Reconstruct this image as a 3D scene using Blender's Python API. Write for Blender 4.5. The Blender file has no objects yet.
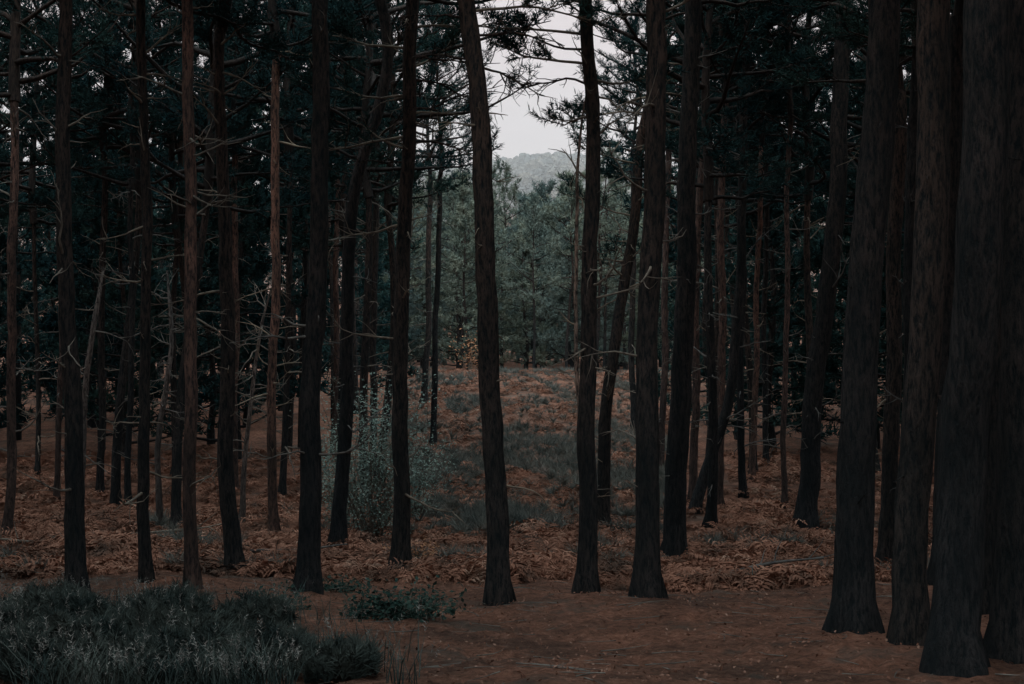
import bpy, math, numpy as np
from mathutils import Vector
rng=np.random.default_rng(11)
F=1422.0; EYE=1.65
scene=bpy.context.scene
# ------------------------------------------------------------ terrain
PD=[-3000,-80,-20,0,5,10,12,15,18,22,28,35,45,60,72,80,95,110,140,200,300,450,900,1200,3000]
PZ=[-1,-1,-1.2,-1.65,-2.2,-2.75,-2.95,-3.2,-3.4,-3.75,-4.1,-4.2,-4.0,-3.3,-2.5,-2.35,-2.9,-3.2,-2.5,1,6,14,96,102,60]
def ground(x,y):
    x=np.asarray(x,float); y=np.asarray(y,float)
    z=np.interp(y,PD,PZ)+EYE
    a=np.clip(1-np.abs(y)/400,0,1)
    z=z+a*(.05*np.sin(x*1.3+y*.7)+.04*np.sin(x*.6-y*1.1+1)+.10*np.sin(x*.25+.5)*np.sin(y*.21)+.02*np.sin(x*3.1+2)*np.sin(y*2.7))
    z=z+.28*np.exp(-((x-.5)/3.0)**2)*np.exp(-((y-62)/16)**2)
    z=z+np.clip(np.abs(x)-14,0,80)*.03*a
    z=z+np.where(y>400,5*np.sin(x*.02+1)+3*np.sin(x*.045),0)*np.clip((y-400)/300,0,1)
    return z
# ------------------------------------------------------------ node helpers
def newmat(name):
    m=bpy.data.materials.new(name); m.use_nodes=True
    nt=m.node_tree; b=nt.nodes['Principled BSDF']; return m,nt,b
def ramp(nt,fac,stops):
    r=nt.nodes.new('ShaderNodeValToRGB'); e=r.color_ramp.elements
    e[0].position=stops[0][0]; e[0].color=(*stops[0][1],1)
    e[1].position=stops[1][0]; e[1].color=(*stops[1][1],1)
    for p,c in stops[2:]:
        q=e.new(p); q.color=(*c,1)
    nt.links.new(fac,r.inputs[0]); return r.outputs[0]
def mix(nt,fac,a,b,mode='MIX'):
    m=nt.nodes.new('ShaderNodeMix'); m.data_type='RGBA'; m.blend_type=mode
    for s,v in ((m.inputs[0],fac),(m.inputs[6],a),(m.inputs[7],b)):
        if isinstance(v,(int,float)): s.default_value=v
        elif isinstance(v,tuple): s.default_value=(*v,1)
        else: nt.links.new(v,s)
    return m.outputs[2]
def noise(nt,vec,scale,detail=4,rough=.6):
    n=nt.nodes.new('ShaderNodeTexNoise'); n.inputs['Scale'].default_value=scale
    n.inputs['Detail'].default_value=detail; n.inputs['Roughness'].default_value=rough
    if vec is not None: nt.links.new(vec,n.inputs['Vector'])
    return n.outputs['Fac']
def coords(nt): return nt.nodes.new('ShaderNodeTexCoord').outputs['Object']
def mapped(nt,vec,s):
    m=nt.nodes.new('ShaderNodeMapping'); m.inputs['Scale'].default_value=s
    nt.links.new(vec,m.inputs['Vector']); return m.outputs[0]
def bump(nt,b,h,strength,dist):
    n=nt.nodes.new('ShaderNodeBump'); n.inputs['Strength'].default_value=strength
    n.inputs['Distance'].default_value=dist
    nt.links.new(h,n.inputs['Height']); nt.links.new(n.outputs[0],b.inputs['Normal'])
def bark(name,low,high,dark,z0,z1,fine=True):
    m,nt,b=newmat(name); c=coords(nt)
    n1=noise(nt,mapped(nt,c,(26,26,6)),1.0,5,.75)
    n2=noise(nt,mapped(nt,c,(3,3,.8)),1.0,2,.6)
    sx=nt.nodes.new('ShaderNodeSeparateXYZ'); nt.links.new(c,sx.inputs[0])
    mr=nt.nodes.new('ShaderNodeMapRange'); mr.inputs[1].default_value=z0; mr.inputs[2].default_value=z1
    nt.links.new(sx.outputs[2],mr.inputs[0])
    hc=mix(nt,mr.outputs[0],low,high)
    oi=nt.nodes.new('ShaderNodeObjectInfo')
    hc=mix(nt,1.0,hc,ramp(nt,oi.outputs['Random'],[(0,(.65,.75,.82)),(1,(1.3,1.15,1.05))]),'MULTIPLY')
    hc=mix(nt,1.0,hc,ramp(nt,n2,[(.35,(.6,.65,.66)),(.65,(1.4,1.25,1.2))]),'MULTIPLY')
    col=mix(nt,ramp(nt,n1,[(.40,(0,0,0)),(.58,(1,1,1))]),dark,hc)
    nt.links.new(col,b.inputs['Base Color']); b.inputs['Roughness'].default_value=.9
    b.inputs['Specular IOR Level'].default_value=.1
    if fine: bump(nt,b,n1,1.0,.06)
    return m
M_bark=bark('pine_bark',(.032,.034,.036),(.058,.045,.040),(.008,.012,.014),1.0,7.5)
M_bark_red=bark('pine_bark_red',(.085,.064,.058),(.17,.108,.09),(.024,.022,.023),.5,6.0)
M_snag=bark('snag_bark',(.10,.092,.088),(.21,.185,.17),(.035,.032,.032),.5,4.0)
M_ubark=bark('upper_bark',(.035,.03,.028),(.055,.04,.034),(.013,.012,.012),0,6.0,False)
def simple(name,stops,scale,rough=.7,objvar=True,detail=1):
    m=bpy.data.materials.new(name); m.use_nodes=True; nt=m.node_tree; nt.nodes.clear()
    out=nt.nodes.new('ShaderNodeOutputMaterial'); b=nt.nodes.new('ShaderNodeBsdfDiffuse'); nt.links.new(b.outputs[0],out.inputs[0])
    c=coords(nt); col=ramp(nt,noise(nt,c,scale,detail,.7),stops)
    if objvar:
        oi=nt.nodes.new('ShaderNodeObjectInfo')
        col=mix(nt,1.0,col,ramp(nt,oi.outputs['Random'],[(0,(.7,.82,.88)),(1,(1.25,1.18,1.0))]),'MULTIPLY')
    nt.links.new(col,b.inputs['Color']); return m
M_need=simple('pine_needles',[(.35,(.011,.028,.032)),(.65,(.028,.053,.053))],1.3)
M_needhaze=simple('pine_needles_hazed',[(.35,(.082,.110,.104)),(.65,(.175,.20,.178))],.8)  # paler, cooler needles: distance haze mixed into the colour
M_dead=simple('dead_wood',[(.3,(.08,.07,.068)),(.7,(.19,.165,.15))],6)
M_brack=simple('bracken_leaf',[(.30,(.045,.038,.034)),(.40,(.10,.064,.050)),(.49,(.19,.098,.070)),(.58,(.30,.15,.105)),(.70,(.34,.245,.19))],.9,.8,objvar=False,detail=6)
M_heath=simple('heather_leaf',[(.35,(.07,.082,.078)),(.6,(.145,.15,.135)),(.75,(.22,.18,.16))],1.5,.8,objvar=False)
M_grass=simple('grass_blade',[(.35,(.024,.035,.034)),(.65,(.068,.08,.072))],2.0,.7,objvar=False)
M_seed=simple('grass_seed',[(.35,(.12,.117,.11)),(.65,(.24,.235,.22))],2.0,.8,objvar=False)
M_birch=simple('birch_leaf',[(.35,(.10,.145,.135)),(.65,(.23,.29,.25))],2.0,.6,objvar=False)
M_green=simple('bramble_leaf',[(.35,(.012,.029,.026)),(.65,(.038,.062,.052))],3.0,.6,objvar=False)
M_autumn=simple('autumn_leaf',[(.35,(.2,.10,.06)),(.65,(.36,.19,.11))],3.0,.6,objvar=False)
M_litter=simple('dead_leaf',[(.3,(.06,.032,.025)),(.5,(.16,.08,.057)),(.75,(.28,.18,.14))],9.0,.8,objvar=False)
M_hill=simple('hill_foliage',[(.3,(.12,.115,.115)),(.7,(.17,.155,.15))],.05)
def ground_mat():
    m,nt,b=newmat('forest_floor'); c=coords(nt)
    base=ramp(nt,noise(nt,c,9,8,.82),[(.3,(.04,.024,.020)),(.46,(.15,.074,.052)),(.58,(.25,.125,.09)),(.74,(.36,.23,.18))])
    big=ramp(nt,noise(nt,c,.8,5,.65),[(.38,(.5,.54,.55)),(.62,(1.2,1.12,1.05))])
    base=mix(nt,1.0,base,big,'MULTIPLY')
    moss=ramp(nt,noise(nt,mapped(nt,c,(.5,.5,1)),1.3,7,.7),[(.55,(0,0,0)),(.66,(.6,.6,.6))])
    base=mix(nt,moss,base,(.08,.078,.068))
    nt.links.new(base,b.inputs['Base Color']); b.inputs['Roughness'].default_value=.95
    b.inputs['Specular IOR Level'].default_value=.1
    bump(nt,b,noise(nt,c,14,6,.8),1.0,.09); return m
M_ground=ground_mat()
# ------------------------------------------------------------ mesh builder
class MB:
    def __init__(s): s.v=[];s.n=0;s.f=[]
    def add(s,v,f,m=0,smooth=False):
        v=np.asarray(v,float).reshape(-1,3); f=np.asarray(f,int)
        s.v.append(v); s.f.append((f+s.n,m,smooth)); s.n+=len(v)
    def mesh(s,name,mats):
        me=bpy.data.meshes.new(name); V=np.concatenate(s.v)
        loops=np.concatenate([f.ravel() for f,_,_ in s.f])
        tot=np.concatenate([np.full(len(f),f.shape[1]) for f,_,_ in s.f])
        mi=np.concatenate([np.full(len(f),m) for f,m,_ in s.f])
        sm=np.concatenate([np.full(len(f),k) for f,_,k in s.f])
        me.vertices.add(len(V)); me.vertices.foreach_set('co',V.ravel().astype(np.float32))
        me.loops.add(len(loops)); me.loops.foreach_set('vertex_index',loops.astype(np.int32))
        me.polygons.add(len(tot)); st=np.concatenate([[0],np.cumsum(tot)[:-1]])
        me.polygons.foreach_set('loop_start',st.astype(np.int32))
        me.polygons.foreach_set('material_index',mi.astype(np.int32))
        me.polygons.foreach_set('use_smooth',sm.astype(bool))
        for m in mats: me.materials.append(m)
        me.update(calc_edges=True); me.validate(); return me
def obj(name,data,loc=(0,0,0),parent=None,rz=0,sc=1,tilt=0):
    o=bpy.data.objects.new(name,data); scene.collection.objects.link(o)
    o.location=loc; o.rotation_euler=(rng.uniform(-tilt,tilt) if tilt else 0,rng.uniform(-tilt,tilt) if tilt else 0,rz); o.scale=(sc,sc,sc) if np.isscalar(sc) else sc
    if parent: o.parent=parent
    return o
def tube(mb,P,R,seg=8,mat=0,rough=0.0,flare=0.0):
    P=np.asarray(P,float); R=np.broadcast_to(np.asarray(R,float),(len(P),)).copy()
    T=np.gradient(P,axis=0); T/=np.linalg.norm(T,axis=1,keepdims=True)+1e-9
    mt=T.mean(0); ref=np.array([1.,0,0]) if abs(mt[2])>.6 else np.array([0,0,1.])
    U=np.cross(T,ref); U/=np.linalg.norm(U,axis=1,keepdims=True)+1e-9
    W=np.cross(T,U); th=np.linspace(0,2*np.pi,seg,endpoint=False)
    rr=R[:,None]*np.ones(seg)[None]
    if rough: rr=rr*(1+rough*rng.standard_normal(rr.shape))
    if flare:
        h=P[:,2]-P[0,2]; ph=rng.uniform(0,6)
        fl=np.exp(-np.clip(h-.3,0,99)/.2)
        rr=rr*(1+flare*fl[:,None]*(1+.5*np.cos(th*4+ph)[None]+.3*np.cos(th*7+ph*2)[None]))
    V=P[:,None]+rr[...,None]*(np.cos(th)[None,:,None]*U[:,None]+np.sin(th)[None,:,None]*W[:,None])
    n=len(P); i=np.arange(n-1)[:,None]*seg; j=np.arange(seg)[None]; k=(j+1)%seg
    f=np.stack([i+j,i+k,i+seg+k,i+seg+j],-1).reshape(-1,4)
    mb.add(V.reshape(-1,3),f,mat,True)
def rots(D,roll=None):
    D=D/np.linalg.norm(D,axis=1,keepdims=True)
    a=np.where(np.abs(D[:,2:3])<.9,np.array([[0,0,1.]]),np.array([[1.,0,0]]))
    x=np.cross(a,D); x/=np.linalg.norm(x,axis=1,keepdims=True); y=np.cross(D,x)
    r=rng.uniform(0,2*np.pi,len(D)) if roll is None else roll
    c,s=np.cos(r)[:,None],np.sin(r)[:,None]
    return np.stack([c*x+s*y,-s*x+c*y,D],-1)
def scatter(mb,tv,tf,pos,R,S,mat=0):
    S=np.asarray(S,float)
    if S.ndim==1: S=S[:,None]*np.ones(3)[None]
    V=np.einsum('mij,mnj->mni',R,tv[None]*S[:,None])+pos[:,None]
    f=(tf[None]+(np.arange(len(pos))*len(tv))[:,None,None]).reshape(-1,tf.shape[1])
    mb.add(V.reshape(-1,3),f,mat,False)
def zrots(a):
    c,s=np.cos(a),np.sin(a); z=np.zeros_like(a); o=np.ones_like(a)
    return np.stack([np.stack([c,-s,z],-1),np.stack([s,c,z],-1),np.stack([z,z,o],-1)],1)
def tuft(n,L,l,w):
    t=rng.uniform(0,1,n); az=rng.uniform(0,2*np.pi,n); an=np.radians(rng.uniform(25,70,n))
    d=np.stack([np.sin(an)*np.cos(az),np.sin(an)*np.sin(az),np.cos(an)],-1)
    b=np.stack([0*t,0*t,t*L],-1); sd=np.cross(d,rng.standard_normal((n,3))); sd/=np.linalg.norm(sd,axis=1,keepdims=True)
    ll=(l*rng.uniform(.7,1.2,n))[:,None]
    V=np.stack([b-sd*w/2,b+sd*w/2,b+d*ll],1).reshape(-1,3)
    return V,np.arange(3*n).reshape(-1,3)
TN=[tuft(17,.18,.11,.015) for _ in range(3)]
TF=[tuft(10,.30,.20,.045) for _ in range(3)]
def branchpath(p,d,L,n,up,wob):
    P=[np.array(p,float)]; d=np.array(d,float); d/=np.linalg.norm(d)
    for i in range(n):
        d=d+np.array([0,0,up/n])+rng.standard_normal(3)*wob; d/=np.linalg.norm(d)
        P.append(P[-1]+d*L/n)
    return np.array(P)
def limb_into(mb,p,d,L,R,ns,nt_,far,mb_w,r,pos,dr,up=.35):
    P=branchpath(p,d,L,7,up,.13)
    tube(mb,P,np.linspace(r,.008,8),4,mb_w)
    for j in range(ns):
        s=rng.uniform(.28,1.0)*7; k=int(min(6,s)); q=P[k]+(P[k+1]-P[k])*(s-k)
        dd=P[k+1]-P[k]; dd/=np.linalg.norm(dd)
        side=np.cross(dd,[0,0,1])*(1 if j%2 else -1)
        sd=dd*rng.uniform(.3,1)+side*rng.uniform(.3,1.2)+np.array([0,0,rng.uniform(-.25,.55)])
        Ls=rng.uniform(.3,.9)*(1.1-.4*s/7)*R/2.6
        Q=branchpath(q,sd,Ls,3,.3,.15)
        if not far: tube(mb,Q,[.011,.008,.006,.003],3,mb_w)
        for a in range(nt_):
            u=rng.uniform(.2,1)*3; k2=int(min(2,u)); pp=Q[k2]+(Q[k2+1]-Q[k2])*(u-k2)
            e=Q[k2+1]-Q[k2]; e/=np.linalg.norm(e)
            pos.append(pp); dr.append(e+rng.standard_normal(3)*.45+np.array([0,0,.35]))
def put_tufts(mb,pos,dr,far,mat):
    pos=np.array(pos);dr=np.array(dr); idx=rng.integers(0,3,len(pos))
    for k in range(3):
        s=idx==k; T=(TF if far else TN)[k]
        if s.sum(): scatter(mb,T[0],T[1],pos[s],rots(dr[s]),rng.uniform(.8,1.4,s.sum()),mat)
def crown_into(mb,base,H,R,nl,ns,nt_,far,low=False,mb_w=0,mb_n=1,r0=.10):
    base=np.array(base,float)
    zz=np.linspace(0,H,12); stem=base+np.stack([.12*np.sin(zz*.8+rng.uniform(0,6)),.12*np.sin(zz*.7+rng.uniform(0,6)),zz],-1)
    stem[0]=base
    tube(mb,stem,np.linspace(r0,.02,12),6,mb_w)
    pos=[];dr=[]
    az=rng.uniform(0,6)
    for i in range(nl):
        t=(i+rng.uniform(0,.8))/nl; az+=2.4+rng.uniform(-.5,.5)
        p=np.array([np.interp(base[2]+t*H,stem[:,2],stem[:,k]) for k in range(3)])
        if low: L=R*(1-.8*t)*rng.uniform(.65,1.1)
        else: L=R*(.75+.5*math.sin(math.pi*min(1,t*1.3)))*(1-.55*t**2)*rng.uniform(.55,1.15)
        el=math.radians(np.interp(t,[0,.5,1],[-5,18,60])+rng.uniform(-12,12))
        d=np.array([math.cos(az)*math.cos(el),math.sin(az)*math.cos(el),math.sin(el)])
        limb_into(mb,p,d,L,R,ns,nt_,far,mb_w,.045*(L/R+.2),pos,dr)
    put_tufts(mb,pos,dr,far,mb_n)
CROWNS=[]
for i in range(5):
    mb=MB(); crown_into(mb,(0,0,0),rng.uniform(6.5,8),rng.uniform(2.4,3.2),34,11,6,False)
    CROWNS.append(mb.mesh('pine_crown_mesh',[M_ubark,M_need]))
def deadtwigs(mb,P,rad,n,h0,h1,mat,lmin=.3,lmax=1.6):
    z=P[:,2]
    for i in range(n):
        h=z[0]+.3+rng.uniform(h0,h1)
        if h>z[-1]: continue
        p=np.array([np.interp(h,z,P[:,k]) for k in range(3)]); a=rng.uniform(0,6.28); e=rng.uniform(-.35,.5)
        L=rng.uniform(lmin,lmax)*rng.uniform(.4,1)
        Q=branchpath(p,[math.cos(a),math.sin(a),e],L,6,rng.uniform(-.4,.5),.18)
        r=.011+.010*L
        tube(mb,Q,np.linspace(r,.003,7),5,mat)
        for j in range(int(L*5)):
            k=rng.integers(2,6); dd=Q[k+1]-Q[k-1]; dd=dd/np.linalg.norm(dd)+rng.standard_normal(3)*.7
            S=branchpath(Q[k],dd,L*rng.uniform(.15,.45),4,.1,.22)
            tube(mb,S,np.linspace(r*.45,.0025,5),3,mat)
def smoothpath(P,step=.3):
    P=np.asarray(P,float); s=np.concatenate([[0],np.cumsum(np.linalg.norm(np.diff(P,axis=0),axis=1))])
    n=max(4,int(s[-1]/step)); u=np.linspace(0,s[-1],n)
    Q=np.stack([np.interp(u,s,P[:,k]) for k in range(3)],-1)
    for _ in range(6):
        Q[1:-1]=(Q[:-2]+2*Q[1:-1]+Q[2:])/4
    return Q
def pine(d,pts,w0,w1,crown=7.5,red=False,dead=False,tw=10,name='pine_tree',csc=1.0,twl=1.6,limbs=(),deadlimbs=(),dmat=1):
    """a tree: distance d, stem course as image pixel coordinates projected at that distance"""
    W=[((px-512)/F*d, d, EYE+(330-py)/F*d) for px,py in pts]
    x0=W[0][0]; gz=float(ground(x0,d)); W[0]=(x0,d,gz-.3)
    W=np.array(W)
    if not dead:
        top=gz+crown
        if W[-1,2]<top:
            dv=W[-1]-W[-2]; dv/=np.linalg.norm(dv); dv[:2]*=.6
            W=np.vstack([W,W[-1]+dv/dv[2]*(top-W[-1,2])])
    W[1:,1]+=rng.uniform(-.2,.2,len(W)-1)
    org=np.array([x0,d,gz]); P=smoothpath(W-org)
    hz_=P[:,2]; a1,a2=rng.uniform(0,6,2); am=.028*min(1,d/25)
    P[1:,0]+=(am*np.sin(hz_*1.1+a1)+am*.4*np.sin(hz_*2.3+a2))[1:]
    P[1:]+=rng.standard_normal(P[1:].shape)*np.array([.007,.007,0])
    r0=w0/F*d/2; r1=w1/F*d/2
    hh=(P[:,2]-P[0,2])/(P[-1,2]-P[0,2])
    R=r0+(r1-r0)*np.clip(hh*1.05,0,1)**.6
    if dead: R=R*(1-.5*np.clip((hh-.85)/.15,0,1))
    mb=MB(); tube(mb,P,R,16,0,.035,.42 if not dead else .3)
    if tw: deadtwigs(mb,P,R,int(tw*1.7),1.2,P[-1,2],dmat,.3,twl)
    pos=[];dr=[]
    at=lambda h:np.array([np.interp(h,P[:,2],P[:,k]) for k in range(3)])
    for (h,a,el,L,ns) in limbs:   # live boughs: height, azimuth, elevation, length
        a=math.radians(a);el=math.radians(el)
        limb_into(mb,at(h),[math.cos(a)*math.cos(el),math.sin(a)*math.cos(el),math.sin(el)],L,2.0,ns,5,False,1,.022,pos,dr,.1)
    if pos: put_tufts(mb,pos,dr,False,2)
    for (h,a,el,L) in deadlimbs:
        a=math.radians(a);el=math.radians(el)
        Q=branchpath(at(h),[math.cos(a)*math.cos(el),math.sin(a)*math.cos(el),math.sin(el)],L,9,-.3,.16)
        tube(mb,Q,np.linspace(.02,.005,10),5,0)
        for j in range(13):
            k=rng.integers(2,9); dd=Q[k+1]-Q[k-1]; dd=dd/np.linalg.norm(dd)+rng.standard_normal(3)*.6
            S=branchpath(Q[k],dd,L*rng.uniform(.15,.5),5,.0,.22); tube(mb,S,np.linspace(.010,.003,6),3,0)
            S=branchpath(S[3],dd+rng.standard_normal(3)*.6,L*rng.uniform(.1,.25),4,0,.2); tube(mb,S,np.linspace(.005,.0025,5),3,0)
    o=obj(name,mb.mesh(name+'_stem',[M_snag if dead else (M_bark_red if red else M_bark),M_dead,M_need]),org)
    if not dead:
        obj('crown',CROWNS[rng.integers(5)],P[-1]-np.array([0,0,.05]),o,rng.uniform(0,6.28),max(.8,R[-1]/.10*.9 if R[-1]<.13 else 1.15)*csc)
    return o
# ------------------------------------------------------------ ground sheet
def axis(a,b,st,far,g=1.12):
    m=list(np.arange(a,b,st)); s=st; x=b
    hi=[]
    while x<far: hi.append(x); s*=g; x+=s
    hi.append(far); s=st; x=a; lo=[]
    while x>-far: s*=g; x-=s; lo.append(max(x,-far))
    return np.array(sorted(set(lo+m+hi)))
xs=axis(-14,14,.14,2500); ys=axis(6,40,.2,3000,1.05)
X,Y=np.meshgrid(xs,ys); Z=ground(X,Y)
near=(Y>4)&(Y<60)&(np.abs(X)<25)
Z=Z+near*rng.standard_normal(Z.shape)*.016
n,m=X.shape; i=np.arange(n-1)[:,None]*m; j=np.arange(m-1)[None]
f=np.stack([i+j,i+j+1,i+m+j+1,i+m+j],-1).reshape(-1,4)
mb=MB(); mb.add(np.stack([X,Y,Z],-1).reshape(-1,3),f,0,True)
obj('ground',mb.mesh('ground',[M_ground]))
# ------------------------------------------------------------ trees placed from image pixel coordinates
pine(27,[(5,545),(10,400),(15,240),(17,100)],10,8,8,True,csc=1.4)
pine(18,[(78,600),(70,400),(66,200),(64,0)],23,13,8,csc=1.3)
pine(19.3,[(145,590),(143,400),(143,140),(141,0)],13,9,8,tw=14,csc=1.3)
pine(29.5,[(160,530),(157,440),(168,370),(173,320),(165,270)],8,4,0,dead=True,name='dead_pine_tree',tw=16)
pine(18.6,[(193,595),(190,400),(188,150),(187,0)],14,11,8,True,tw=12,csc=1.3)
pine(20.7,[(236,580),(226,500),(229,350),(222,200),(221,60)],20,11,8,csc=1.3)
pine(28,[(273,540),(273,400),(276,200),(279,50)],10,8,8.5,True,tw=16,csc=1.4)
pine(19,[(307,592),(310,450),(315,300),(320,100),(321,0)],25,16,8,tw=8)
pine(25,[(339,555),(344,420),(348,250),(360,165),(378,110),(394,50),(380,0)],16,11,9)
pine(21.5,[(399,575),(400,400),(404,200),(410,50),(414,0)],19,13,8.6,tw=16,twl=1.8,
     limbs=[(7.6,20,10,1.2,9),(6.6,190,-5,1.4,10),(8.2,10,15,1.3,10),(7.2,185,10,1.5,12),(7.9,175,10,1.6,12)],
     deadlimbs=[(7.0,5,10,1.5),(6.5,15,-5,1.2),(7.8,-15,15,1.4),(6.2,170,5,1.1),(7.4,0,20,1.3)])
pine(18,[(498,602),(492,400),(486,250),(478,100),(466,0)],25,18,8.2,tw=8,twl=1.3,
     limbs=[(7.5,10,12,1.6,12),(7.9,-20,5,1.4,12)],deadlimbs=[(6.9,175,5,.8),(7.2,0,15,1.3),(6.8,10,5,1.0),(7.4,185,20,.9)])
pine(19.3,[(585,590),(588,400),(592,200),(591,80),(586,0)],22,13,8.4,tw=12,twl=1.2,
     limbs=[(7.2,170,0,1.3,12),(7.6,185,10,1.7,14),(8.0,160,15,1.5,12),(7.0,10,-5,1.0,9),(6.5,150,-10,.8,7)],deadlimbs=[(6.9,190,8,1.1),(7.4,175,5,1.4)])
pine(19.8,[(578,588),(582,470),(579,380),(575,300),(579,200),(574,140),(583,95)],6,3,0,dead=True,name='dead_pine_tree',tw=10,twl=.8)
pine(29.5,[(603,530),(606,400),(612,340),(626,275),(637,225),(640,150),(655,60)],15,9,9,tw=22,twl=2.0,
     limbs=[(6.5,170,10,1.5,12),(7.6,200,10,1.6,12),(8.2,0,10,1.4,12),(8.6,180,10,1.6,12),(5.6,190,5,1.0,9)])
pine(18,[(645,603),(648,450),(650,300),(654,150),(656,0)],27,19,8.4,tw=8,limbs=[(7.4,20,5,1.4,12),(7.9,170,10,1.3,12)])
pine(24,[(674,560),(680,400),(685,250),(692,100),(694,0)],24,17,8.6,tw=12)
pine(31.5,[(690,520),(700,480),(722,430),(735,380),(738,300),(742,200),(746,80)],12,8,10)
pine(34,[(693,505),(696,350),(699,200),(706,80)],9,7,9,True)
pine(33,[(720,512),(722,380),(721,220),(725,100)],9,7,9,True,tw=14)
pine(35,[(742,500),(740,380),(742,250),(744,120)],8,6,9)
pine(38,[(752,490),(758,300),(760,180)],7,5,9,True)
pine(42,[(765,470),(766,300)],6,5,9)
pine(40,[(661,480),(666,250),(668,150)],7,6,9,True)
pine(33,[(784,512),(787,270),(790,150)],6,5,9,True)
pine(29.5,[(805,530),(812,420),(828,280),(838,150),(846,0)],22,16,9,csc=1.1)
pine(15.2,[(850,632),(856,450),(864,300),(872,150),(880,0)],42,30,8,tw=8,csc=1.1,twl=.9,dmat=0)
pine(13.5,[(912,655),(918,450),(927,300),(936,0)],36,31,8,tw=6,csc=1.1,twl=.8,dmat=0)
pine(11.8,[(958,690),(966,450),(974,300),(984,0)],52,42,8,tw=4,twl=.7,dmat=0)
pine(12.3,[(1010,690),(1014,300),(1026,0)],42,36,8,tw=3,twl=.7,dmat=0)
pine(24,[(888,560),(893,300),(900,100)],18,14,8)
pine(20,[(944,580),(950,300),(956,50)],24,19,8,twl=1.0,dmat=0)
pine(17,[(990,612),(996,300),(1003,50)],26,22,8,twl=.9,dmat=0)
pine(22.5,[(905,568),(908,300),(913,50)],17,13,8,twl=1.0)
pine(36,[(57,500),(60,350),(62,180)],6,5,9,True)
pine(31,[(80,522),(84,400),(92,330),(101,270)],9,5,0,dead=True,name='dead_pine_tree',tw=12)
pine(38,[(235,485),(236,330),(236,190)],7,6,9,True)
pine(30,[(238,528),(246,440),(256,360),(270,290)],7,3,0,dead=True,name='dead_pine_tree',tw=18)
pine(34,[(128,505),(130,330),(131,150)],7,5,9)
pine(45,[(334,460),(336,330),(338,150)],7,5,8,True,csc=1.3)
pine(41,[(372,475),(374,330),(376,150)],8,6,7.5,csc=1.4,tw=14)
pine(37,[(100,490),(103,330),(106,150)],8,6,8,csc=1.4,tw=14)
pine(47,[(432,455),(436,330),(440,180)],7,5,8,tw=12)
pine(52,[(634,440),(632,330),(634,180)],7,5,8,tw=12)
pine(62,[(424,415),(428,330),(430,180)],7,5,7,tw=12)
# ------------------------------------------------------------ forest around
rng=np.random.default_rng(2024)
stemT=[]
for k in range(6):
    zz=np.linspace(-.3,7.6,26); a,b=rng.uniform(0,6,2); am=rng.uniform(.08,.3)
    P=np.stack([am*np.sin(zz*.5+a),am*np.sin(zz*.45+b),zz],-1); P-=np.array([P[0,0],P[0,1],0])
    r=rng.uniform(.075,.13)
    mb=MB(); tube(mb,P,np.linspace(r,r*.65,26),12,0,.03,.5); deadtwigs(mb,P,None,20,1.0,7.6,1,.3,1.7)
    stemT.append((mb.mesh('pine_stem',[M_bark,M_dead]),P[-1]))
farT=[]; lowT=[]
for k in range(4):
    mb=MB(); zz=np.linspace(-.3,6.0,10); P=np.stack([.15*np.sin(zz*.4+k),0*zz,zz],-1)
    tube(mb,P,np.linspace(.14,.09,10),7,0,.02); deadtwigs(mb,P,None,4,2,6.0,0,.5,1.6)
    crown_into(mb,P[-1],rng.uniform(7,8.5),rng.uniform(2.6,3.4),26,8,5,True)
    farT.append(mb.mesh('far_pine',[M_bark,M_need]))
    mb=MB(); zz=np.linspace(-.3,.5,4); P=np.stack([0*zz,0*zz,zz],-1)
    tube(mb,P,np.linspace(.16,.13,4),7,0,.02)
    crown_into(mb,P[-1],rng.uniform(9,11),rng.uniform(2.4,3.0),38,8,5,True,low=True,r0=.13)
    lowT.append(mb.mesh('low_pine',[M_bark,M_need]))
def haze_tinted(lst):
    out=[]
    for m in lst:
        c=m.copy(); c.materials[1]=M_needhaze; out.append(c)
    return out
farL=haze_tinted(farT); lowL=haze_tinted(lowT)
far_parent=obj('distant_pine_trees',None)
cnt=0
rows=list(np.arange(-15,62,3.5))+list(np.arange(64,100,5.5))
for yy in rows:
    stp=3.5 if yy<62 else 5
    for xx in np.arange(-48,48,stp):
        x=xx+rng.uniform(-1.4,1.4); y=yy+rng.uniform(-1.4,1.4)
        if y<29 and abs(x)<.37*max(y,0)+(1.4 if y>6 else 3.4): continue
        if abs(x)>.38*max(y,0)+(12 if y<50 else 7): continue
        px=512+F*x/max(y,.1)
        if y>=29 and y<84 and (-.068*y-.5<x<.10*y+.8): continue
        if y>=80 and 412<px<658: continue
        if y>=29 and y<36 and rng.uniform()<.3: continue
        z=float(ground(x,y)); s=rng.uniform(.85,1.12); cnt+=1
        out_=abs(x)>.38*y+3
        if y<41 and not (out_ and abs(x)>.38*y+7):
            st,tp=stemT[rng.integers(6)]
            o=obj('pine_tree',st,(x,y,z),None,rng.uniform(0,6.28),s,tilt=.06)
            obj('crown',CROWNS[rng.integers(5)],tp,o,rng.uniform(0,6.28),1.28)
        elif y<41:
            obj('pine_tree',lowT[rng.integers(4)],(x,y,z),None,rng.uniform(0,6.28),1.3)
        else:
            lo=rng.uniform()<(.65 if y<60 else .7)
            T=lowT if lo else farT
            obj('tree',T[rng.integers(4)],(x,y,z),far_parent,rng.uniform(0,6.28),s*(rng.uniform(.7,1.2) if lo else 1.05),tilt=.03)
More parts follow.
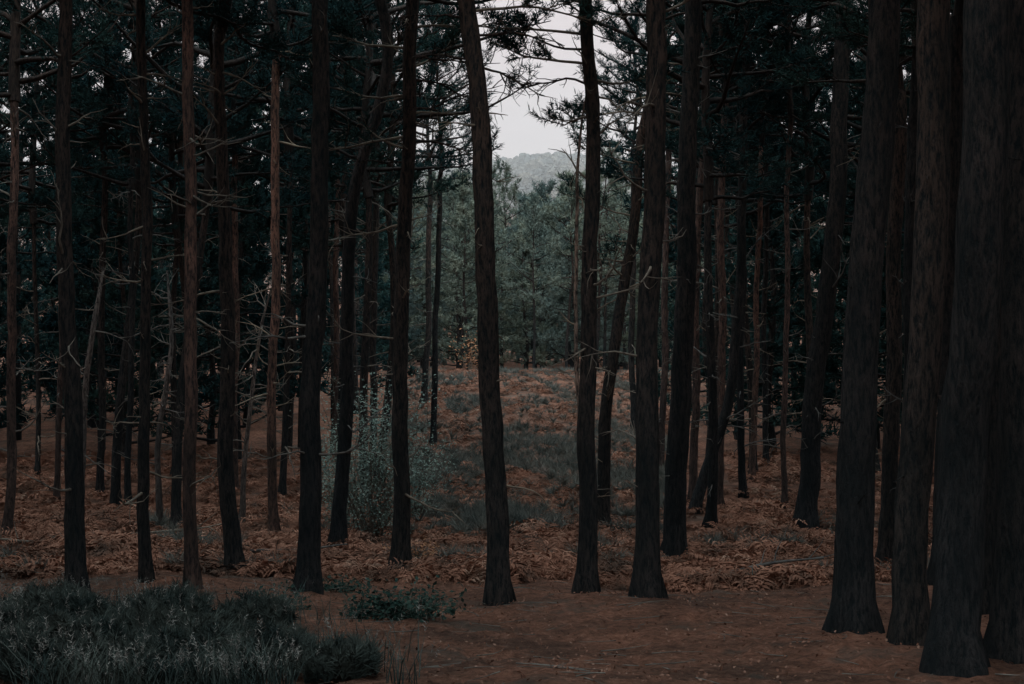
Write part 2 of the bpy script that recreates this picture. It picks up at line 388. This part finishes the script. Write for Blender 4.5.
# pines closing the clearing
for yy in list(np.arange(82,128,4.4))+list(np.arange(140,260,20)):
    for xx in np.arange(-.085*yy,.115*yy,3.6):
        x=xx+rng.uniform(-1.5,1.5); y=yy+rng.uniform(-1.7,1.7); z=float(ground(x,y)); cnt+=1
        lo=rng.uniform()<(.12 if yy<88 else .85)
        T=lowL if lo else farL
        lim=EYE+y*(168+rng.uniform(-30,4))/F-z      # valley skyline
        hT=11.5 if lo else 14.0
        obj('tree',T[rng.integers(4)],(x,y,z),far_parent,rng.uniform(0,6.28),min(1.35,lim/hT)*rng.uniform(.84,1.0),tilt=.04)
print('trees',cnt)
# ------------------------------------------------------------ hill trees
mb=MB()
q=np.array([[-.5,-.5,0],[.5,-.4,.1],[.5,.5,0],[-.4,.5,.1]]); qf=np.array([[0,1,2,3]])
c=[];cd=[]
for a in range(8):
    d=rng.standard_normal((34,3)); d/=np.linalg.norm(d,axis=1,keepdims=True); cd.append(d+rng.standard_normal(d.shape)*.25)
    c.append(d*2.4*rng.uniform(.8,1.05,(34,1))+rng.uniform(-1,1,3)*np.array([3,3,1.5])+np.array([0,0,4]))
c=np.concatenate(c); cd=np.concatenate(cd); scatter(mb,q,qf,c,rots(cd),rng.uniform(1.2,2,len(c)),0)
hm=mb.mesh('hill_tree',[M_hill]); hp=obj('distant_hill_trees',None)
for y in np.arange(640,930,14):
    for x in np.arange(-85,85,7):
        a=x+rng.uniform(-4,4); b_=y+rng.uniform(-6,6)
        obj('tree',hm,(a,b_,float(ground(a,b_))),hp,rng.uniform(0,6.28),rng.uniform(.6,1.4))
hz=bpy.data.materials.new('haze'); hz.use_nodes=True; nt=hz.node_tree; nt.nodes.clear()
vs=nt.nodes.new('ShaderNodeVolumeScatter'); vs.inputs['Color'].default_value=(1,.96,.96,1); vs.inputs['Density'].default_value=.001
out=nt.nodes.new('ShaderNodeOutputMaterial'); nt.links.new(vs.outputs[0],out.inputs['Volume'])
mb=MB(); bv=np.array([[sx_*500,y_,z_] for sx_ in(-1,1) for y_ in(280,1150) for z_ in(-5,170)])
mb.add(bv,np.array([[0,1,3,2],[4,6,7,5],[0,4,5,1],[2,3,7,6],[0,2,6,4],[1,5,7,3]])); obj('haze',mb.mesh('haze',[hz]))
# ------------------------------------------------------------ undergrowth
def frond():
    V=[];Fc=[]
    L=rng.uniform(.55,.9); n=13; d=np.array([.55,0,1.0]); d/=np.linalg.norm(d); P=[np.zeros(3)]
    for i in range(n):
        d=d+np.array([.09,rng.uniform(-.03,.03),-.15]); d/=np.linalg.norm(d); P.append(P[-1]+d*L/n)
    P=np.array(P); k=0
    for i in range(2,n+1):
        t=i/n; l=.22*math.sin(math.pi*min(1,.25+.78*t))*rng.uniform(.75,1.1)+.02; w=.018+.014*rng.uniform()
        dd=P[i]-P[i-1]; dd/=np.linalg.norm(dd)
        for s in (-1,1):
            tip=P[i]+np.array([0,s*l,-l*rng.uniform(-.2,.6)])+dd*l*rng.uniform(.1,.5)
            mid=(P[i]+tip)/2+np.array([0,0,.02])
            V+= [P[i],mid+dd*w,tip,mid-dd*w]; Fc.append([k,k+1,k+2,k+3]); k+=4
    for i in range(0,n,3):
        j=min(n,i+3); V+=[P[i]+[0,.006,0],P[i]-[0,.006,0],P[j]-[0,.004,0],P[j]+[0,.004,0]]; Fc.append([k,k+1,k+2,k+3]);k+=4
    return np.array(V),np.array(Fc)
def plant():
    V=[];Fc=[];k=0
    for i in range(5):
        v,f=frond(); a=i*1.26+rng.uniform(-.5,.5); R=zrots(np.array([a]))[0]; s=rng.uniform(.6,1.05)
        v=(v*s)@R.T; V.append(v); Fc.append(f+k); k+=len(v)
    return np.concatenate(V),np.concatenate(Fc)
PL=[plant() for _ in range(6)]
def nz(x,y): return np.sin(x*.9+y*.35)+np.sin(x*.37-y*.53+2)+.8*np.sin(y*.8+x*.2+1)
def hband(x,y): return nz(x*1.6,y*.8)+.7*np.sin(x*3.3+y*.6)+1.9*np.exp(-((y-43)/8)**2)-.3
n=12000; y=20.5+60*rng.uniform(0,1,n)**1.6; x=rng.uniform(-.40,.40,n)*y
keep=(y<46)|((x>-.08*y)&(x<.115*y))
hz_=(hband(x,y)>.9)&(y>30)&(np.abs(x-.6)<6); keep&=~(hz_&(rng.uniform(0,1,n)<.72))
keep&=(y>20.8+.9*np.sin(x*1.1)+.6*np.sin(x*2.7)+rng.uniform(-.8,.8,n))|((x<-1.5)&(y>20)&(rng.uniform(0,1,n)<.4))|((x>2.6)&(y>19.5))
keep&=rng.uniform(0,1,n)<.85
x,y=x[keep],y[keep]
mb=MB(); idx=rng.integers(0,6,len(x)); P=np.stack([x,y,ground(x,y)],-1); s=rng.uniform(.35,.9,len(x))*(1+.35*np.sin(x*1.7+y)*np.sin(y*1.3))
for k in range(6):
    q_=idx==k; S=np.stack([s[q_],s[q_],s[q_]*rng.uniform(.7,1.6,q_.sum())],-1)
    R=np.einsum('mij,mjk->mik',rots(np.array([0,0,1.])+rng.standard_normal((q_.sum(),3))*.16,np.zeros(q_.sum())),zrots(rng.uniform(0,6.28,q_.sum())))
    scatter(mb,PL[k][0],PL[k][1],P[q_],R,S,0)
obj('bracken_ferns',mb.mesh('bracken_ferns',[M_brack]))
hv,hf=tuft(46,.10,.22,.013)
n=8500; y=28+54*rng.uniform(0,1,n)**1.1; x=rng.uniform(-.085,.115,n)*y
keep=(hband(x,y)>.9)|(rng.uniform(0,1,n)<.14); x,y=x[keep],y[keep]
x2=rng.uniform(-8,8,1800); y2=rng.uniform(20.5,32,1800); kk=nz(x2*2,y2*2)>.8; x=np.concatenate([x,x2[kk]]);y=np.concatenate([y,y2[kk]])
mb=MB(); D=np.array([0,0,1.])+rng.standard_normal((len(x),3))*.3
scatter(mb,hv,hf,np.stack([x,y,ground(x,y)],-1),rots(D),rng.uniform(.5,1.6,len(x)),0)
hx=[];hy=[];hh=[]
for (cx,cy,r,cnt_) in ((-3.9,12.6,.75,260),(-2.9,12.4,.7,240),(-4.6,14.2,.75,220),(-3.4,14.2,.65,180),(-2.2,12.6,.55,160),(-1.5,12.1,.35,80),(-5.2,16.2,.6,120),(-3.9,15.9,.5,90),(-2.7,14.9,.38,60)):
    a=rng.uniform(0,6.28,cnt_); q_=r*np.sqrt(rng.uniform(0,1,cnt_)); hx+=list(cx+q_*np.cos(a)); hy+=list(cy+q_*np.sin(a)); hh+=list((1-(q_/r)**2)*r*.46)
hx=np.array(hx);hy=np.array(hy);hh=np.array(hh)
D=np.array([0,0,1.])+rng.standard_normal((len(hx),3))*.4
fv,ff=tuft(60,.16,.11,.009)
scatter(mb,fv,ff,np.stack([hx,hy,ground(hx,hy)+hh],-1),rots(D),rng.uniform(.7,1.3,len(hx)),1)
scatter(mb,fv,ff,np.stack([hx,hy,ground(hx,hy)+hh*.45],-1),rots(D),rng.uniform(.9,1.5,len(hx)),1)
obj('heather',mb.mesh('heather',[M_heath,M_grass]))
def blades(x,y,h,w,mat,name,seed=False,lean=.35):
    n=len(x); z=ground(x,y); a=rng.uniform(0,6.28,n); hh=h*rng.uniform(.4,1.2,n); b=np.stack([x,y,z],-1)
    out=np.stack([np.cos(a),np.sin(a),0*a],-1); sd=np.stack([-np.sin(a),np.cos(a),0*a],-1)
    l=(hh*rng.uniform(.1,lean*2,n))[:,None]; up=np.array([0,0,1.]); H=hh[:,None]
    p1=b+up*H*.55+out*l*.3; p2=b+up*H*.95+out*l
    V=np.stack([b-sd*w,b+sd*w,p1+sd*w*.8,p1-sd*w*.8,p2+sd*w*.15,p2-sd*w*.15],1).reshape(-1,3)
    k=np.arange(n)[:,None]*6; f=np.concatenate([k+np.array([[0,1,2,3]]),k+np.array([[3,2,4,5]])])
    mb=MB(); mb.add(V,f,0)
    if seed:
        sel=rng.uniform(0,1,n)<.26*(1+np.sin(x*2.3+1)*np.sin(y*1.9)); sv,sf=tuft(10,.08,.03,.006)
        scatter(mb,sv,sf,p2[sel],rots(np.tile([[0,0,1.]],(sel.sum(),1))+out[sel]*.4),rng.uniform(.7,1.6,sel.sum()),1)
    obj(name,mb.mesh(name,[mat,M_seed]))
n=13000; y=rng.uniform(11,16.8,n); px=rng.uniform(-60,420,n)
pxm=165+(16.8-y)*36; keep=(px<pxm+50*np.sin(y*3)+60*rng.standard_normal(n)); px,y=px[keep],y[keep]
x=(px-512)/F*y; cl=np.sin(x*4.1+y*2)+np.sin(x*2.3-y*3.7)+np.sin(y*5+1); k=cl>.3; x,y=x[k],y[k]
blades(x,y,.40,.005,M_grass,'grass',True,.6)
def leafplant(name,px,d,rw,h,nleaf,size,mat,stems=14):
    x0=(px-512)/F*d; z0=float(ground(x0,d)); mb=MB(); pos=[];dr=[]
    for i in range(stems):
        a=rng.uniform(0,6.28); P=branchpath((rng.normal(0,rw*.15),rng.normal(0,rw*.12),-.03),[math.cos(a)*rw/h,math.sin(a)*rw/h*.6,1],math.hypot(rw,h)*rng.uniform(.6,1),6,-.4 if h<1 else .3,.12)
        tube(mb,P,np.linspace(.004+.003*h,.002,7),4,1)
        for j in range(nleaf//stems):
            k=rng.uniform(.8,6); q_=int(min(5,k)); p=P[q_]+(P[q_+1]-P[q_])*(k-q_)
            pos.append(p+rng.standard_normal(3)*(.045+.05*h)); dr.append(rng.standard_normal(3)*.6+np.array([0,-.2,1]))
    pos=np.array(pos); pos[:,2]=np.maximum(pos[:,2],.02)
    lv=np.array([[0,-.5,0],[.32,0,.06],[0,.55,-.05],[-.32,0,.06]])*size
    scatter(mb,lv,np.array([[0,1,2,3]]),pos,rots(np.array(dr)),rng.uniform(.6,1.3,len(pos)),0)
    return obj(name,mb.mesh(name,[mat,M_dead]),(x0,d,z0))
leafplant('bramble_bush',400,15.9,.66,.34,1800,.06,M_green,44)
leafplant('bramble_bush',270,16.4,.45,.25,700,.055,M_green,24)
leafplant('bramble_bush',12,16.8,.5,.24,800,.055,M_green,24)
leafplant('bramble_bush',330,19.5,.7,.2,700,.05,M_green,24)
leafplant('birch_sapling',378,27.5,1.1,3.2,8000,.055,M_birch,40)
leafplant('birch_sapling',345,29,.8,2.2,3000,.055,M_birch,24)
leafplant('birch_sapling',415,31,.7,1.9,2200,.055,M_birch,18)
leafplant('autumn_shrub',470,79,.9,2.3,260,.14,M_autumn,14)
leafplant('autumn_shrub',413,23,.4,.4,500,.06,M_autumn,18)
n=14000; y=9+18*rng.uniform(0,1,n)**.8; x=rng.uniform(-.4,.4,n)*y
lv=np.array([[0,-.5,0],[.28,0,.12],[0,.5,0],[-.28,0,.10]])*.042
mb=MB(); D=np.array([0,0,1.])+rng.standard_normal((n,3))*.5
scatter(mb,lv,np.array([[0,1,2,3]]),np.stack([x,y,ground(x,y)+.016],-1),rots(D),rng.uniform(.3,1.3,n),0)
obj('leaf_litter',mb.mesh('leaf_litter',[M_litter]))
mb=MB()
for i in range(300):
    y0=rng.uniform(10,24);x0=rng.uniform(-.38,.38)*y0;a=rng.uniform(0,6.28);L=rng.uniform(.15,.8)
    P=branchpath((x0,y0,0),[math.cos(a),math.sin(a),0],L,5,0,.2); P[:,2]=ground(P[:,0],P[:,1])+.015
    tube(mb,P,np.linspace(.003+.005*L,.002,6),4,0)
obj('fallen_twigs',mb.mesh('fallen_twigs',[M_dead]))
for (px,d,L,a,r) in ((95,26,2.4,.25,.035),(40,24,1.6,2.9,.03),(700,21,2.0,.4,.04),(250,24,2.2,-.3,.03)):
    x0=(px-512)/F*d; P=branchpath((x0,d,0),[math.cos(a),math.sin(a),0],L,8,0,.1); P[:,2]=ground(P[:,0],P[:,1])+.12+.03*np.arange(9)
    mb=MB(); tube(mb,P,np.linspace(r,.012,9),8,0,.05)
    for j in range(4):
        k=rng.integers(2,8); tube(mb,branchpath(P[k],rng.standard_normal(3)*.6+[math.cos(a),math.sin(a),.4],.6,4,.1,.15),np.linspace(.012,.003,5),4,0)
    obj('fallen_branch',mb.mesh('fallen_branch',[M_dead]))
# ------------------------------------------------------------ light
w=bpy.data.worlds.new('World'); scene.world=w; w.use_nodes=True; nt=w.node_tree
bg=nt.nodes['Background']; sky=nt.nodes.new('ShaderNodeTexSky'); sky.sky_type='NISHITA'; sky.sun_disc=False
EL,AZ=math.radians(48),math.radians(200)
sky.sun_elevation=EL; sky.sun_rotation=AZ
tc=nt.nodes.new('ShaderNodeTexCoord'); sx=nt.nodes.new('ShaderNodeSeparateXYZ'); nt.links.new(tc.outputs['Generated'],sx.inputs[0])
cl=noise(nt,mapped(nt,tc.outputs['Generated'],(1,1,3)),2.5,4,.6)
grad=ramp(nt,sx.outputs[2],[(0.0,(.82,.67,.66)),(1,(.82,1.0,1.04)),(.2,(.82,.68,.67)),(.5,(.77,.87,.89))])
vm=nt.nodes.new('ShaderNodeVectorMath'); vm.operation='SCALE'; nt.links.new(grad,vm.inputs[0])
mr=nt.nodes.new('ShaderNodeMapRange'); mr.inputs[1].default_value=.22; mr.inputs[2].default_value=.7; mr.inputs[3].default_value=10.5; mr.inputs[4].default_value=29
nt.links.new(sx.outputs[2],mr.inputs[0]); nt.links.new(mr.outputs[0],vm.inputs['Scale'])
g2=mix(nt,1.0,vm.outputs[0],ramp(nt,cl,[(.3,(.9,.9,.91)),(.7,(1.05,1.04,1.04))]),'MULTIPLY')
col=mix(nt,.88,sky.outputs[0],g2)
nt.links.new(col,bg.inputs[0]); bg.inputs[1].default_value=.1
sl=bpy.data.lights.new('sun','SUN'); sl.energy=.95; sl.angle=math.radians(25); sl.color=(1,.93,.86)
so=obj('sun',sl,(0,0,50))
sd=Vector((math.sin(AZ)*math.cos(EL),math.cos(AZ)*math.cos(EL),math.sin(EL)))
so.rotation_euler=sd.to_track_quat('Z','Y').to_euler()
cam=bpy.data.cameras.new('camera'); cam.lens=50; cam.sensor_width=36; cam.clip_end=6000
co=obj('camera',cam,(0,0,EYE)); co.rotation_euler=(math.radians(90-.48),0,0); scene.camera=co
scene.view_settings.view_transform='Standard'; scene.view_settings.look='None'; scene.view_settings.exposure=0
